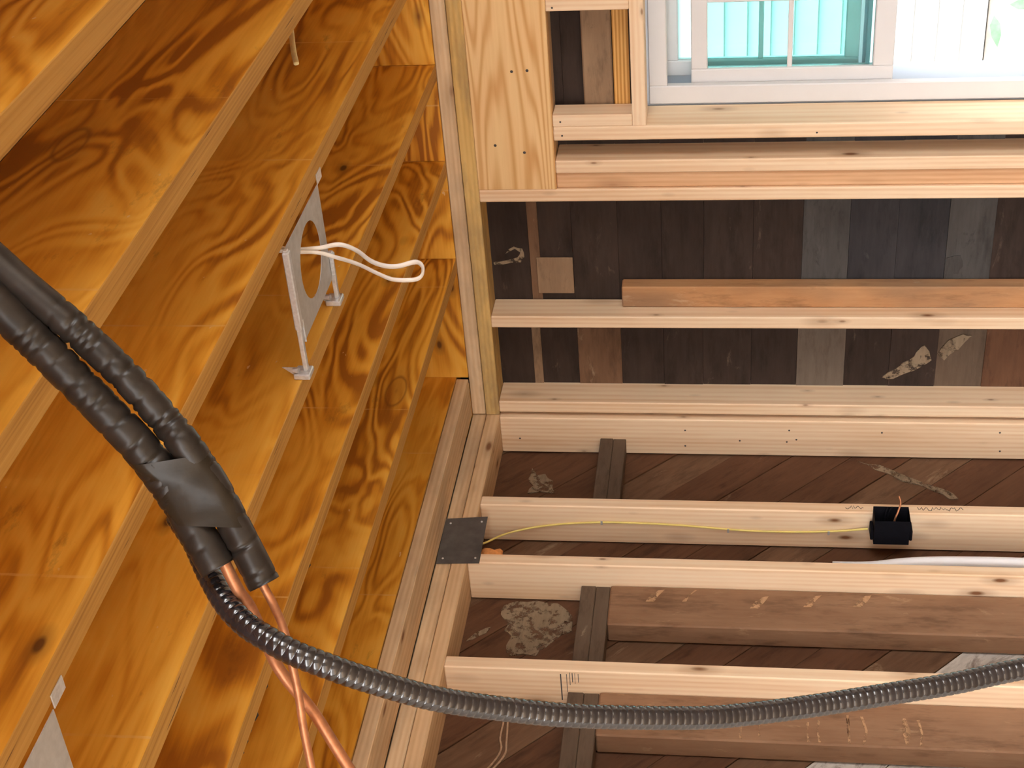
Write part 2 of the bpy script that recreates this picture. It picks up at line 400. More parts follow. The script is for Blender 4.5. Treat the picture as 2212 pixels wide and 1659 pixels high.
# ------------------------------------------------------------------ ceiling: laminated joists, blocking, deck
ceiling = empty('ceiling', (1.5, -2, H + 0.1), kind='structure', label='ceiling of orange laminated veneer joists on close centres')
JX = [2.070, 1.766, 1.460, 1.135, 0.843, 0.522]
JT = 0.0766; JH = 0.302; JW = 0.0445
joists = []
extra = [2.375, 2.68, 2.985, 3.29]
for x in extra + JX:
    joists.append(board('joist', ceiling, M_['lvl'], (x, x + JW), (-5.79, 0.09), (JT, JT + JH), 'Y', 0.0015, edge=M_['lvle']))
J = dict(zip(['e0', 'e1', 'e2', 'e3', 0, 1, 2, 3, 4, 5], joists))
J[6] = board('joist', ceiling, M_['lvl'], (0.095, 0.14), (-5.79, 0.09), (JT + 0.039, JT + JH), 'Y', 0.0015, edge=M_['lvle'])
allx = [0.095] + sorted(JX + extra)
board('blocking_panel', ceiling, M_['lvl'], (-0.095, 0.094), (0.004, 0.042), (JT + 0.001, JT + JH - 0.002), 'X', 0.001)
for a, b in zip(allx, allx[1:]):
    board('blocking_panel', ceiling, M_['lvl'], (a + JW + 0.001, b - 0.001), (0.004, 0.042), (JT + 0.001, JT + JH - 0.002), 'X', 0.001)
for i in range(5):
    board('deck_panel', ceiling, M_['ply'], (-0.2, 6.5), (0.14 - (i + 1) * 1.22 + 0.003, 0.14 - i * 1.22), (JT + JH + 0.001, JT + JH + 0.019), 'X', 0.001)
board('nailer', ceiling, M_['pinedirty'], (0.001, 0.139), (-5.79, -0.001), (JT, JT + 0.038), 'Y', 0.002, label='tan flat nailer board running along the wall top')
# black glue squeezed out along one joist
for yy, sz in ((-1.42, 5), (-1.46, 4), (-1.52, 4), (-1.60, 5), (-1.70, 6), (-1.75, 4), (-1.90, 4), (-2.03, 6), (-2.07, 4), (-2.10, 7), (-2.135, 5), (-2.16, 5), (-2.185, 5), (-2.21, 5)):
    bm = bmesh.new(); bmesh.ops.create_icosphere(bm, subdivisions=1, radius=sz * 0.0011)
    for v in bm.verts: v.co.y *= 1.7; v.co += Vector((random.uniform(-1, 1), random.uniform(-1, 1), random.uniform(-1, 1))) * 0.001
    me = bpy.data.meshes.new('glue_blob'); bm.to_mesh(me); bm.free(); smooth(me)
    o = link('glue_blob', me, M_['blob'], J[4], None)
    o.parent = J[4]; o.matrix_parent_inverse = J[4].matrix_world.inverted() if False else Matrix.Identity(4)
    o.matrix_world = Matrix.Translation((JX[4] - 0.002, yy, H + JT + 0.006))

# ------------------------------------------------------------------ window wall (runs along X at Y = 0)
wr = empty('wall_right', (1.0, 0.07, 0), kind='structure', label='open stud wall with the white window and old dark boards behind')
P0, P1, P2 = -0.012, 0.0325, 0.0762
board('top_plate', wr, M_['pineyel'], (0.001, 6.4), (0, 0.14), (P0, P1 - 0.001), 'X', 0.003)
board('top_plate', wr, M_['pinedirty'], (0.001, 6.4), (0.002, 0.14), (P1 + 0.001, P2), 'X', 0.003)
board('sole_plate', wr, M_['pine'], (0.001, 6.4), (0, 0.14), (FL, FL + 0.038), 'X')
def studA(x0, x1, top=P0 - 0.0005, y0=0.0, y1=0.14, mat='pine', name='stud', bot=FL + 0.0385, label=None):
    return board(name, wr, M_[mat], (x0, x1), (y0, y1), (bot, top), 'Z', 0.003, label)
studA(0.0125, 0.053, y1=0.138)
studA(0.328, 0.368, y1=0.106)
studA(0.757, 0.796, name='king_stud')
studA(0.7965, 0.846, top=-0.2395, y0=0.010, mat='pinepink', name='jack_stud')
studA(0.8465, 0.886, top=-0.2395, y0=0.0, mat='pine', name='jack_stud')
studA(0.948, 0.9905, top=-0.2395, y0=0.0, y1=0.138, mat='pinepale', name='jack_stud')
for x in (2.0, 2.6, 3.0, 3.4, 3.8, 4.2, 4.6, 5.0, 5.4, 5.8): studA(x, x + 0.04, top=(-0.2395 if x < 2.3 else P0 - 0.0005))
board('header', wr, M_['header'], (0.7965, 2.35), (0.0, 0.045), (-0.239, P0 - 0.0005), 'X', 0.002, label='wide yellow pine header board over the window')
board('header', wr, M_['pinedirty'], (0.7965, 2.35), (0.05, 0.14), (-0.237, P0 - 0.0005), 'X', 0.002)
board('cripple_stud', wr, M_['pinepale'], (0.991, 1.0255), (0, 0.075), (-0.461, -0.2395), 'Z', 0.002)
board('cripple_stud', wr, M_['pinepale'], (1.326, 1.366), (0, 0.075), (-0.461, -0.2395), 'Z', 0.002)
board('cripple_stud', wr, M_['pinepale'], (1.66, 1.70), (0, 0.075), (-0.461, -0.2395), 'Z', 0.002)
board('window_head', wr, M_['pinepale'], (0.991, 1.9995), (0.0, 0.085), (-0.5, -0.4615), 'X', 0.002)
board('backer_board', wr, M_['orange'], (0.991, 1.9995), (0.078, 0.100), (-0.452, -0.408), 'X', 0.002, label='orange grained strip behind the cripple studs')
board('old_board', wr, M_['oldtan'], (0.95, 2.3), (0.084, 0.106), (-0.405, -0.322), 'X', 0.004)
# old sheathing boards behind the studs, one by one
def sheath(x0, x1, z0, z1, m, y=0.107):
    board('sheathing_board', wr, M_[m], (x0, x1), (y + random.uniform(0, 0.004), y + 0.02), (z0 + 0.0002, z1 - 0.0002), 'X', 0.0007)
zA = [0.03, -0.130, -0.162, -0.262, -0.400, -0.530, -0.655, -0.80, -0.944, -1.078, -1.215, -1.357, -1.487, -1.62, -1.76, -1.90, -2.04, -2.18, -2.32, FL]
mA = ['olddark', 'oldbrown', 'olddark', 'olddark', 'olddark', 'olddark', 'olddark', 'olddark', 'oldslate', 'oldblue', 'oldblue', 'oldslate', 'olddark', 'oldbrown', 'olddark', 'olddark', 'oldgrey', 'olddark', 'olddark']
for i, m in enumerate(mA): sheath(0.35, 0.95, zA[i + 1], zA[i], m)
zB = [0.03, -0.118, -0.146, -0.262, -0.398, -0.53, -0.652, -0.80, -0.94, -1.085, -1.22, -1.36, -1.50, -1.64, -1.78, -1.92, -2.06, -2.20, -2.32, FL]
mB = ['olddark', 'oldtan', 'olddark', 'oldbrown', 'olddark', 'olddark', 'olddark', 'olddark', 'oldgrey', 'olddark', 'olddark', 'oldplate', 'oldred', 'olddark', 'olddark', 'oldbrown', 'olddark', 'olddark', 'olddark']
for i, m in enumerate(mB): sheath(-0.12, 0.348, zB[i + 1], zB[i], m)
for a, b in zip((0.03, -0.13, -0.262), (-0.13, -0.262, -0.40)): sheath(0.952, 6.4, b, a, 'olddark')
sheath(0.952, 6.4, -0.494, -0.402, 'olddark')
board('sheathing_board', wr, M_['oldtan'], (0.39, 0.515), (0.102, 0.1065), (-0.261, -0.150), 'X', 0.002, label='small worn pale board scrap on the dark sheathing')
board('outer_panel', wr, M_['drywall'], (1.97, 6.4), (0.107, 0.127), (FL, -0.496), 'X', 0.001)
board('outer_panel', wr, M_['drywall'], (0.96, 1.97), (0.107, 0.127), (FL, -1.77), 'X', 0.001)
board('window_sill_plate', wr, M_['pine'], (0.991, 1.9995), (0, 0.10), (-1.80, -1.762), 'X', 0.002)
board('unseen_backing', wr, M_['oldblue'], (-0.2, 0.985), (0.135, 0.150), (FL, 3.2), 'X', 0)  # unseen backing added to block sky leaks; raised height shades the alley
board('unseen_backing', wr, M_['oldblue'], (1.98, 6.4), (0.135, 0.150), (FL, 3.2), 'X', 0)
board('unseen_backing', wr, M_['oldblue'], (0.985, 1.98), (0.1405, 0.155), (-0.49, 3.2), 'X', 0)
board('unseen_backing', wr, M_['oldblue'], (0.985, 1.98), (0.1405, 0.155), (FL, -1.765), 'X', 0)
board('old_stud', wr, M_['oldorange'], (0.369, 0.440), (0.054, 0.1065), (FL + 0.04, -0.41), 'Z', 0.004, label='old orange-brown stud nailed beside a new one')

# window
win = empty('window_1', (1.47, 0.2, H - 1.13), kind='structure', label='white vinyl window with its inner sash raised')
FX0, FX1, FZ0, FZ1 = 0.9915, 1.968, -1.755, -0.5015
def wbox(name, par, m, x, y, z, ax='X', bev=0.003): return board(name, par, M_[m], x, y, z, ax, bev)
wbox('frame_jamb', win, 'vinyl', (FX0, FX0 + 0.055), (0.14, 0.165), (FZ0, FZ1), 'Z')
wbox('frame_jamb', win, 'vinyl', (FX1 - 0.055, FX1), (0.14, 0.165), (FZ0, FZ1), 'Z')
wbox('frame_head', win, 'vinyl', (FX0 + 0.055, FX1 - 0.055), (0.14, 0.165), (FZ1 - 0.052, FZ1), 'X')
wbox('frame_sill', win, 'vinyl', (FX0 + 0.055, FX1 - 0.055), (0.14, 0.34), (FZ0, FZ0 + 0.05), 'X')
for nm, xx, zz_, ax in (('nail_fin', (0.95, 0.991), (FZ0 - 0.03, FZ1 + 0.03), 'Z'), ('nail_fin', (FX1 + 0.0005, 2.02), (FZ0 - 0.03, FZ1 + 0.03), 'Z'), ('nail_fin', (0.9915, FX1), (FZ1 + 0.0005, FZ1 + 0.03), 'X')):
    wbox(nm, win, 'vinyl', xx, (0.1655, 0.168), zz_, ax, 0)
jl = wbox('jamb_liner', win, 'track', (FX0, FX0 + 0.030), (0.166, 0.345), (FZ0, FZ1), 'Z')
jr = wbox('jamb_liner', win, 'track', (FX1 - 0.030, FX1), (0.166, 0.345), (FZ0, FZ1), 'Z')
wbox('head_liner', win, 'vinyl', (FX0 + 0.031, FX1 - 0.031), (0.166, 0.345), (FZ1 - 0.03, FZ1), 'X')
for yy, d in ((0.188, 0.012), (0.228, 0.010), (0.246, 0.016), (0.285, 0.012), (0.318, 0.022), (0.333, 0.03)):
    wbox('track_rib', jl, 'track' if d < 0.02 else 'vinyl', (FX0 + 0.0305, FX0 + 0.0305 + d), (yy, yy + 0.006), (FZ0 + 0.05, FZ1 - 0.03), 'Z', 0.001)
    wbox('track_rib', jr, 'track', (FX1 - 0.0305 - d, FX1 - 0.0305), (yy, yy + 0.006), (FZ0 + 0.05, FZ1 - 0.03), 'Z', 0.001)
def sash(label, x0, x1, y0, y1, z0, z1, st, cols, rows, railb):
    s = empty('sash', ((x0 + x1) / 2, y0, z0 + H)); s.parent = win; s.matrix_parent_inverse = Matrix.Translation(win.location).inverted(); s['label'] = label
    wbox('stile', s, 'vinyl', (x0, x0 + st), (y0, y1), (z0, z1), 'Z')
    wbox('stile', s, 'vinyl', (x1 - st, x1), (y0, y1), (z0, z1), 'Z')
    wbox('rail', s, 'vinyl', (x0 + st, x1 - st), (y0, y1), (z1 - st, z1), 'X')
    wbox('rail', s, 'vinyl', (x0 + st, x1 - st), (y0, y1), (z0, z0 + railb), 'X')
    ym = (y0 + y1) / 2
    gx0, gx1, gz0, gz1 = x0 + st, x1 - st, z0 + railb, z1 - st
    wbox('pane', s, 'glass', (gx0, gx1), (ym - 0.002, ym + 0.002), (gz0, gz1), 'X', 0)
    for k in range(1, cols):
        x = gx0 + (gx1 - gx0) * k / cols
        wbox('muntin', s, 'vinyl', (x - 0.007, x + 0.007), (ym - 0.009, ym - 0.0025), (gz0, gz1), 'Z', 0.002)
    for k in range(1, rows):
        z = gz0 + (gz1 - gz0) * k / rows
        wbox('muntin', s, 'vinyl', (gx0, gx1), (ym - 0.0085, ym - 0.003), (z - 0.007, z + 0.007), 'X', 0.002)
sash('inner sash pushed up, with a white grid', 1.037, 1.922, 0.168, 0.198, -1.176, -0.620, 0.046, 4, 2, 0.056)
sash('outer sash seen tinted through the inner one', 1.030, 1.930, 0.250, 0.280, -1.088, -0.535, 0.046, 4, 2, 0.04)

# ------------------------------------------------------------------ second wall (runs along Y at X = 0)
wl = empty('wall_left', (-0.07, -1.0, 0), kind='structure', label='open stud wall over an old brown plank wall')
board('top_plate', wl, M_['pinetan'], (-0.14, 0), (-2.3, 0.14), (P0, P1 - 0.001), 'Y', 0.003)
board('top_plate', wl, M_['pinedirty'], (-0.14, -0.003), (-2.3, 0.14), (P1 + 0.001, P2), 'Y', 0.003)
board('sole_plate', wl, M_['pine'], (-0.14, 0), (-2.3, 0.10), (FL, FL + 0.038), 'Y')
def studB(y0, y1, mat='pine', x0=-0.134):
    return board('stud', wl, M_[mat], (x0, 0), (y0, y1), (FL + 0.0385, P0 - 0.0005), 'Z', 0.003)
studB(-0.013, 0.026)
sB1 = studB(-0.453, -0.412, 'pinepale')
sB2 = studB(-0.711, -0.672, 'pinepale')
sB3 = studB(-1.120, -1.080, 'pine')
studB(-1.52, -1.48); studB(-1.93, -1.89); studB(-2.30, -2.26)
# the old wall: plate boards, studs under it, diagonal planks behind
bays = [(-0.411, -0.0135), (-0.671, -0.4535), (-1.0795, -0.7115), (-1.4795, -1.1205), (-1.8895, -1.5205)]
for k, (a, b) in enumerate(bays):
    if k == 1: continue
    board('old_plate', wl, M_['oldplate'], (-0.134, -0.074), (a, b), (-0.372, -0.331), 'Y', 0.002)
    board('old_plate', wl, M_['oldplate'], (-0.134, -0.076), (a, b), (-0.412, -0.3725), 'Y', 0.002)
board('old_stud', wl, M_['oldstud'], (-0.134, -0.070), (-0.868, -0.7115), (FL + 0.04, -0.413), 'Z', 0.004, label='old brown stud with pale nail scars')
board('old_stud', wl, M_['oldstud'], (-0.134, -0.070), (-1.268, -1.1205), (FL + 0.04, -0.413), 'Z', 0.004, label='old brown stud streaked with pale plaster lines')
u = Vector((0, 1, -1)).normalized(); vv = Vector((0, 1, 1)).normalized(); nn = Vector((1, 0, 0))
o0 = Vector((-0.160, 0, H))
step = 0.1815 / math.sqrt(2)
k = 0
cs = [0.33 - 0.1815 * i for i in range(0, 30)]
for i, c0 in enumerate(cs):
    # plank: c0-0.1815 <= Y+Z <= c0 (Z counted from the plate)
    lo, hi = (c0 - 0.1815) / math.sqrt(2) + 0.0012, c0 / math.sqrt(2) - 0.0012
    poly = [(-6, lo), (6, lo), (6, hi), (-6, hi)]
    s2 = math.sqrt(0.5)
    # Y = s2*(p+q), Z = s2*(q-p)
    poly = clip(poly, s2, s2, 0.105); poly = clip(poly, -s2, -s2, 1.95) if poly else poly
    poly = clip(poly, -s2, s2, 0.05) if poly else poly; poly = clip(poly, s2, -s2, H) if poly else poly
    if len(poly) < 3: continue
    m = 'oldred'
    mid = c0 - 0.09
    if mid < -2.15: m = 'oldwhite'
    elif i % 4 == 1: m = 'oldbrown'
    cx = sum(p[0] for p in poly) / len(poly); cy = sum(p[1] for p in poly) / len(poly)
    org = o0 + u * cx + vv * cy + nn * random.uniform(-0.001, 0.003)
    prism('plank', wl, M_[m], [(p[0] - cx, p[1] - cy) for p in poly], u, vv, u.cross(vv), org, 0.02, 0.001)
board('unseen_backing', wl, M_['oldblue'], (-0.20, -0.19), (-2.3, 0.13), (FL, 0.38), 'Y', 0)  # unseen dark sheet added so no sky light leaks between the planks
board('rim_board', wl, M_['pinedirty'], (-0.14, -0.10), (-5.79, 0.13), (0.0775, 0.37), 'Y', 0.002)
# unseen far wall, added to block side light; its opening lets some in
wf = empty('wall_far_unseen', (6.45, -3, 0), kind='structure', label='unseen plain tan wall with a wide opening, added to shape the light')
board('wall_panel', wf, M_['drywall'], (6.4, 6.5), (-2.4, 0.14), (FL, 0.38), 'Y', 0)
board('wall_panel', wf, M_['drywall'], (6.4, 6.5), (-5.8, -5.0), (FL, 0.38), 'Y', 0)
# unseen end wall added behind the camera; doorway shaped to steer the daylight
wb = empty('wall_back_unseen', (3, -5.85, 0), kind='structure', label='unseen tan end wall, its wide doorway shaped for the daylight')
board('wall_panel', wb, M_['drywall'], (-0.14, 0.4), (-5.9, -5.8), (FL, 0.38), 'X', 0)
board('wall_panel', wb, M_['drywall'], (3.7, 6.5), (-5.9, -5.8), (FL, 0.38), 'X', 0)
board('wall_panel', wb, M_['drywall'], (0.4, 3.7), (-5.9, -5.8), (-0.2, 0.38), 'X', 0)
board('wall_panel', wl, M_['drywall'], (-0.14, -0.02), (-5.8, -2.302), (FL, 0.075), 'Y', 0)  # unseen wall stretch added to shut out light from the left

# ------------------------------------------------------------------ recessed-light brackets
def bracket(yo, label, hole=True):
    root = empty('light_mounting_bracket', (1.35, -1.40 + yo, H + JT - 0.002))
    tag(root, label, 'bracket', 'ceiling light brackets')
    x0, x1, y0, y1, z = 1.240, 1.456, -1.527 + yo, -1.266 + yo, H + JT - 0.0025
    # plate with a round hole
    cx, cy, r = 1.352, -1.385 + yo, 0.076; n = 48
    bm = bmesh.new(); ring = []; outer = []
    for kx in range(n):
        a = 2 * math.pi * kx / n; ring.append((cx + r * math.cos(a), cy + r * math.sin(a)))
        dx, dy = math.cos(a), math.sin(a)
        t = min(((x1 - cx) / dx if dx > 0 else (x0 - cx) / dx if dx < 0 else 9), ((y1 - cy) / dy if dy > 0 else (y0 - cy) / dy if dy < 0 else 9))
        outer.append((cx + t * dx, cy + t * dy))
    # snap the nearest samples to the corners
    for q in ((x0, y0), (x0, y1), (x1, y0), (x1, y1)):
        i = min(range(n), key=lambda i: (outer[i][0] - q[0]) ** 2 + (outer[i][1] - q[1]) ** 2); outer[i] = q
    L0 = Vector((1.35, -1.40 + yo, z))
    vr = [bm.verts.new(Vector((p[0], p[1], z)) - L0) for p in ring]; vo = [bm.verts.new(Vector((p[0], p[1], z)) - L0) for p in outer]
    for kx in range(n):
        k2 = (kx + 1) % n; bm.faces.new((vr[kx], vo[kx], vo[k2], vr[k2]))
    r_ = bmesh.ops.extrude_face_region(bm, geom=list(bm.faces))
    bmesh.ops.translate(bm, vec=(0, 0, -0.0014), verts=[g for g in r_['geom'] if isinstance(g, bmesh.types.BMVert)])
    bmesh.ops.recalc_face_normals(bm, faces=list(bm.faces))
    me = bpy.data.meshes.new('plate'); bm.to_mesh(me); bm.free()
    link('plate', me, M_['galv'], root, Matrix.Translation(L0))
    zz = JT - 0.004
    for side, yb in ((0, y0 - 0.006), (1, y1 + 0.006)):
        xe = 1.456 if side == 0 else 1.30
        b = board('hanger_bar', root, M_['galvb'], (1.192, xe), (yb - 0.006, yb + 0.006), (zz - 0.006, zz + 0.003), 'X', 0.0015)
        board('bar_sleeve', b, M_['galvb'], (1.285, xe - 0.004), (yb - 0.0085, yb + 0.0085), (zz - 0.0085, zz + 0.0045), 'X', 0.002)
        board('bar_sleeve', b, M_['galvb'], (1.25, 1.30), (yb + 0.009 - 0.02 * side, yb + 0.011 - 0.02 * side), (zz - 0.009, zz - 0.001), 'X', 0.0005)
        ft = board('nail_foot', root, M_['galvb'], (1.1805, 1.1925), (yb - 0.020, yb + 0.016), (zz - 0.012, zz + 0.020), 'Z', 0.002)
        prism('foot_gusset', ft, M_['galvb'], [(0, 0), (0.035, 0), (0, 0.028)], Vector((1, 0, 0)), Vector((0, 0, 1)), Vector((0, -1, 0)), Vector((1.192, yb - 0.004, H + zz - 0.010)), 0.0015)
        bm = bmesh.new(); bmesh.ops.create_cone(bm, cap_ends=True, segments=10, radius1=0.006, radius2=0.004, depth=0.012)
        me = bpy.data.meshes.new('nail_head'); bm.to_mesh(me); bm.free()
        link('nail_head', me, M_['galvb'], ft, Matrix.Translation((1.1985, yb - 0.013, H + zz - 0.008)) @ Matrix.Rotation(math.pi / 2, 4, 'Y'))
    board('slot_tab', root, M_['galvb'], (1.268, 1.292), (y0 + 0.012, y0 + 0.020), (zz - 0.0045, zz - 0.0005), 'X', 0.0005)
    # flange turned up against the joist, with a bright nail clip
    board('nail_clip', root, M_['galvb'], (1.4505, 1.472), (y1 + 0.006, y1 + 0.042), (JT - 0.0022, JT - 0.0004), 'Y', 0.0003)
    return root
bracket(0.0, 'grey steel light mounting plate with a round hole, bar hanging between two joists')
bracket(-1.412, 'grey steel bracket corner on the joist next to the black insulated tubes')

# white cable looping out of the bracket
Wp = [(1.36, -1.35, 2.60), (1.352, -1.345, 2.56), (1.345, -1.328, 2.515), (1.335, -1.295, 2.479), (1.33, -1.3105, 2.4411), (1.33, -1.3516, 2.4044), (1.33, -1.3719, 2.3724), (1.33, -1.3738, 2.3444), (1.33, -1.3576, 2.3132), (1.328, -1.3704, 2.2972), (1.326, -1.4009, 2.2927), (1.325, -1.4169, 2.3045), (1.325, -1.4168, 2.3454), (1.324, -1.3917, 2.3824), (1.322, -1.3497, 2.4328), (1.322, -1.3215, 2.486), (1.340, -1.336, 2.515), (1.352, -1.355, 2.5586), (1.36, -1.36, 2.60)]
o = tube('light_cable', None, M_['whitecable'], Wp, 0.0052, 10, 0.004, flat=0.62)
tag(o, 'white cable loop hanging out of the round hole of the bracket', 'cable')
M_['creamcable'] = plain('cream_cable', (0.88, 0.78, 0.42), 0.5, 0, 0.1, 60)
o = tube('cable_stub', None, M_['creamcable'], [(1.64, -0.80, 2.66), (1.63, -0.90, 2.63), (1.63, -1.0066, 2.5987), (1.63, -1.076, 2.5756)], 0.0058, 10, 0.004, flat=0.6)
tag(o, 'short pale cable stub poking out between two joists', 'cable')

# ------------------------------------------------------------------ plate, box, cables on the plank wall
np_ = empty('nail_plate', (0.002, -0.62, H)); tag(np_, 'flat grey steel protection plate across the top plates at the yellow cable', 'metal plate')
prism('plate', np_, M_['plate'], [(-0.525 + 0.62, 0.079), (-0.511 + 0.62, -0.044), (-0.716 + 0.62, -0.048), (-0.722 + 0.62, 0.0735)], Vector((0, 1, 0)), Vector((0, 0, 1)), Vector((1, 0, 0)), Vector((0.0005, -0.62, H)), 0.0016)
for y, z in ((-0.545, 0.06), (-0.535, -0.03), (-0.70, 0.058), (-0.695, -0.034)):
    bm = bmesh.new(); bmesh.ops.create_cone(bm, cap_ends=True, segments=8, radius1=0.0035, radius2=0.0025, depth=0.002)
    me = bpy.data.meshes.new('nail_head'); bm.to_mesh(me); bm.free()
    link('nail_head', me, M_['galvb'], np_, Matrix.Translation((0.003, y, H + z)) @ Matrix.Rotation(math.pi / 2, 4, 'Y'))
# spray foam under the plate
bm = bmesh.new(); bmesh.ops.create_icosphere(bm, subdivisions=3, radius=1)
for v in bm.verts:
    q = v.co.copy(); k = 1 + 0.18 * math.sin(q.x * 5 + 1) * math.cos(q.y * 6) + 0.14 * math.sin(q.z * 9)
    v.co = Vector((q.x * 0.022, q.y * 0.034, q.z * 0.050)) * k
me = bpy.data.meshes.new('foam_lump'); bm.to_mesh(me); bm.free(); smooth(me)
o = link('foam_lump', me, M_['spray'], None, Matrix.Translation((-0.05, -0.637, H - 0.062)))
tag(o, 'orange spray foam lump below the grey steel plate', 'foam')
Yc = -0.4575
yp = [(-0.03, -0.60, H - 0.022), (-0.055, -0.560, H - 0.04), (-0.085, -0.48, H - 0.092), (-0.071, Yc, H - 0.205), (-0.054, Yc, H - 0.369), (-0.057, Yc, H - 0.571), (-0.072, Yc, H - 0.771), (-0.074, Yc, H - 0.903), (-0.068, Yc, H - 1.033), (-0.048, Yc - 0.01, H - 1.128)]
o = tube('yellow_cable', None, M_['yellow'], yp, 0.0031, 10, 0.008)
tag(o, 'yellow cable stapled down the stud from the steel plate to the black box', 'cable')
for z in (-0.369, -0.735, -1.02):
    board('staple', o, M_['galv'], (-0.079 if z < -0.5 else -0.06, -0.065 if z < -0.5 else -0.046), (Yc - 0.0048, Yc - 0.0036), (z - 0.003, z + 0.003), 'X', 0.0003)
bx = empty('outlet_box', (-0.02, -0.50, H - 1.19)); tag(bx, 'black plastic electrical box on the stud at the end of the yellow cable', 'electrical box')
X0, X1, Y0, Y1, Z0, Z1 = -0.060, 0.024, -0.520, -0.4545, -1.237, -1.140
bm = bmesh.new(); bmesh.ops.create_cube(bm, size=1)
for v in bm.verts: v.co = Vector((v.co.x * (X1 - X0), v.co.y * (Y1 - Y0), v.co.z * (Z1 - Z0)))
f = [f for f in bm.faces if f.normal.x > 0.9][0]
bmesh.ops.inset_region(bm, faces=[f], thickness=0.003); bmesh.ops.translate(bm, vec=(-0.07, 0, 0), verts=list(f.verts))
me = bpy.data.meshes.new('box_body'); bm.to_mesh(me); bm.free()
link('box_body', me, M_['box'], bx, Matrix.Translation(((X0 + X1) / 2, (Y0 + Y1) / 2, H + (Z0 + Z1) / 2)))
for z in (Z0 - 0.009, Z1 + 0.001):
    board('nail_tab', bx, M_['box'], (-0.05, -0.015), (-0.515, -0.47), (z, z + 0.008), 'X', 0.002)
tube('bare_wire', bx, M_['copper'], [(-0.02, -0.49, H - 1.195), (0.012, -0.492, H - 1.198), (0.03, -0.485, H - 1.205), (0.05, -0.47, H - 1.212), (0.062, -0.455, H - 1.208)], 0.0028, 8, 0.004)
tube('loose_wire', bx, M_['box'], [(-0.02, -0.48, H - 1.17), (0.014, -0.478, H - 1.172), (0.028, -0.464, H - 1.178)], 0.0018, 8, 0.004)
tube('loose_wire', bx, M_['box'], [(-0.02, -0.475, H - 1.175), (0.016, -0.472, H - 1.182), (0.026, -0.458, H - 1.192)], 0.0018, 8, 0.004)
# white pipe rising inside the bay
o = tube('white_pipe', None, M_['pipewhite'], [(-0.03, -0.656, 1.42), (-0.03, -0.655, 1.35), (-0.03, -0.650, 1.30), (-0.03, -0.637, 1.24), (-0.03, -0.627, 1.165), (-0.03, -0.622, 1.04), (-0.03, -0.622, 0.90), (-0.03, -0.63, 0.5), (-0.03, -0.63, 0.04)], 0.0155, 16, 0.02)
tag(o, 'white plastic pipe curving up inside the narrow stud bay', 'pipe')

# ------------------------------------------------------------------ refrigerant lines and conduit in front
T2 = [(2.150, -2.722, 2.50), (2.0872, -2.7289, 2.4148), (2.0511, -2.7355, 2.3821), (2.011, -2.7443, 2.3462), (1.965, -2.7563, 2.3057), (1.9189, -2.7686, 2.2669), (1.8734, -2.7823, 2.2378), (1.8477, -2.7968, 2.2208), (1.8128, -2.8164, 2.197)]
T1 = [(2.190, -2.69, 2.50), (2.137, -2.6989, 2.4371), (2.1033, -2.7038, 2.4042), (2.074, -2.7124, 2.3737), (2.0401, -2.7225, 2.3346), (2.0197, -2.7268, 2.3144), (1.9858, -2.7377, 2.2802), (1.9505, -2.7449, 2.2538), (1.9264, -2.7573, 2.2311), (1.895, -2.7634, 2.2137), (1.874, -2.7751, 2.1986), (1.8416, -2.7936, 2.1789), (1.7967, -2.8195, 2.1522)]
CD = [(1.8267, -2.7505, 2.2588), (1.8082, -2.7714, 2.2364), (1.7896, -2.7989, 2.2161), (1.7774, -2.8275, 2.1928), (1.7699, -2.847, 2.1701), (1.764, -2.8592, 2.1472), (1.7522, -2.868, 2.1167), (1.7346, -2.8679, 2.0822), (1.7112, -2.8598, 2.0499), (1.6697, -2.8411, 1.991), (1.6258, -2.8103, 1.9235), (1.5925, -2.7837, 1.8512), (1.5452, -2.735, 1.7379), (1.522, -2.7033, 1.6755), (1.5022, -2.6669, 1.5996), (1.4917, -2.6361, 1.5221), (1.4817, -2.6046, 1.4429), (1.475, -2.5706, 1.3619), (1.47, -2.52, 1.2), (1.48, -2.45, 0.9), (1.50, -2.42, 0.5), (1.54, -2.45, 0.15), (1.62, -2.52, 0.03), (1.80, -2.60, 0.014)]
CB = [(1.8428, -2.7974, 2.205), (1.8252, -2.8078, 2.1958), (1.8102, -2.8165, 2.1875), (1.7855, -2.8197, 2.1797), (1.7569, -2.8137, 2.1739), (1.688, -2.81, 2.1642), (1.6605, -2.8144, 2.1522), (1.617, -2.8157, 2.1307), (1.5565, -2.8275, 2.1025), (1.4744, -2.8405, 2.0667)]
CS = [(1.8329, -2.7986, 2.1734), (1.8114, -2.8112, 2.1619), (1.7949, -2.8209, 2.1527), (1.77, -2.8241, 2.1446), (1.7356, -2.8224, 2.1406), (1.6957, -2.8305, 2.1367), (1.67, -2.8411, 2.1323), (1.631, -2.8548, 2.1291), (1.592, -2.8683, 2.124), (1.5425, -2.8886, 2.1177)]
ls = empty('insulated_pipe_bundle', (1.95, -2.75, 2.25)); tag(ls, 'pair of black foam-insulated copper tubes taped together, hanging from the ceiling', 'pipes')
def wrinkled(r0, seed, amp, start, end):
    rr = random.Random(seed); ev = sorted((rr.uniform(start, end), rr.uniform(0, 2 * math.pi), rr.uniform(0.6, 1.0)) for _ in range(int((end - start) / 0.0050)))
    def f(s, a):
        r = r0 * (1 + 0.012 * math.sin(s * 31 + seed))
        for e, ph, k in ev:
            d = s - e - 0.004 * math.cos(a - ph)
            if -0.008 < d < 0.008:
                wgt = max(0.0, 0.25 + 0.75 * math.cos(a - ph)); r -= amp * k * wgt * math.exp(-(d / 0.0016) ** 2)
        return r
    return f
tube('insulation_sleeve', ls, M_['foam'], T2, wrinkled(0.0187, 3, 0.0018, 0.10, 0.56), 36, 0.0022, hollow=0.0075)
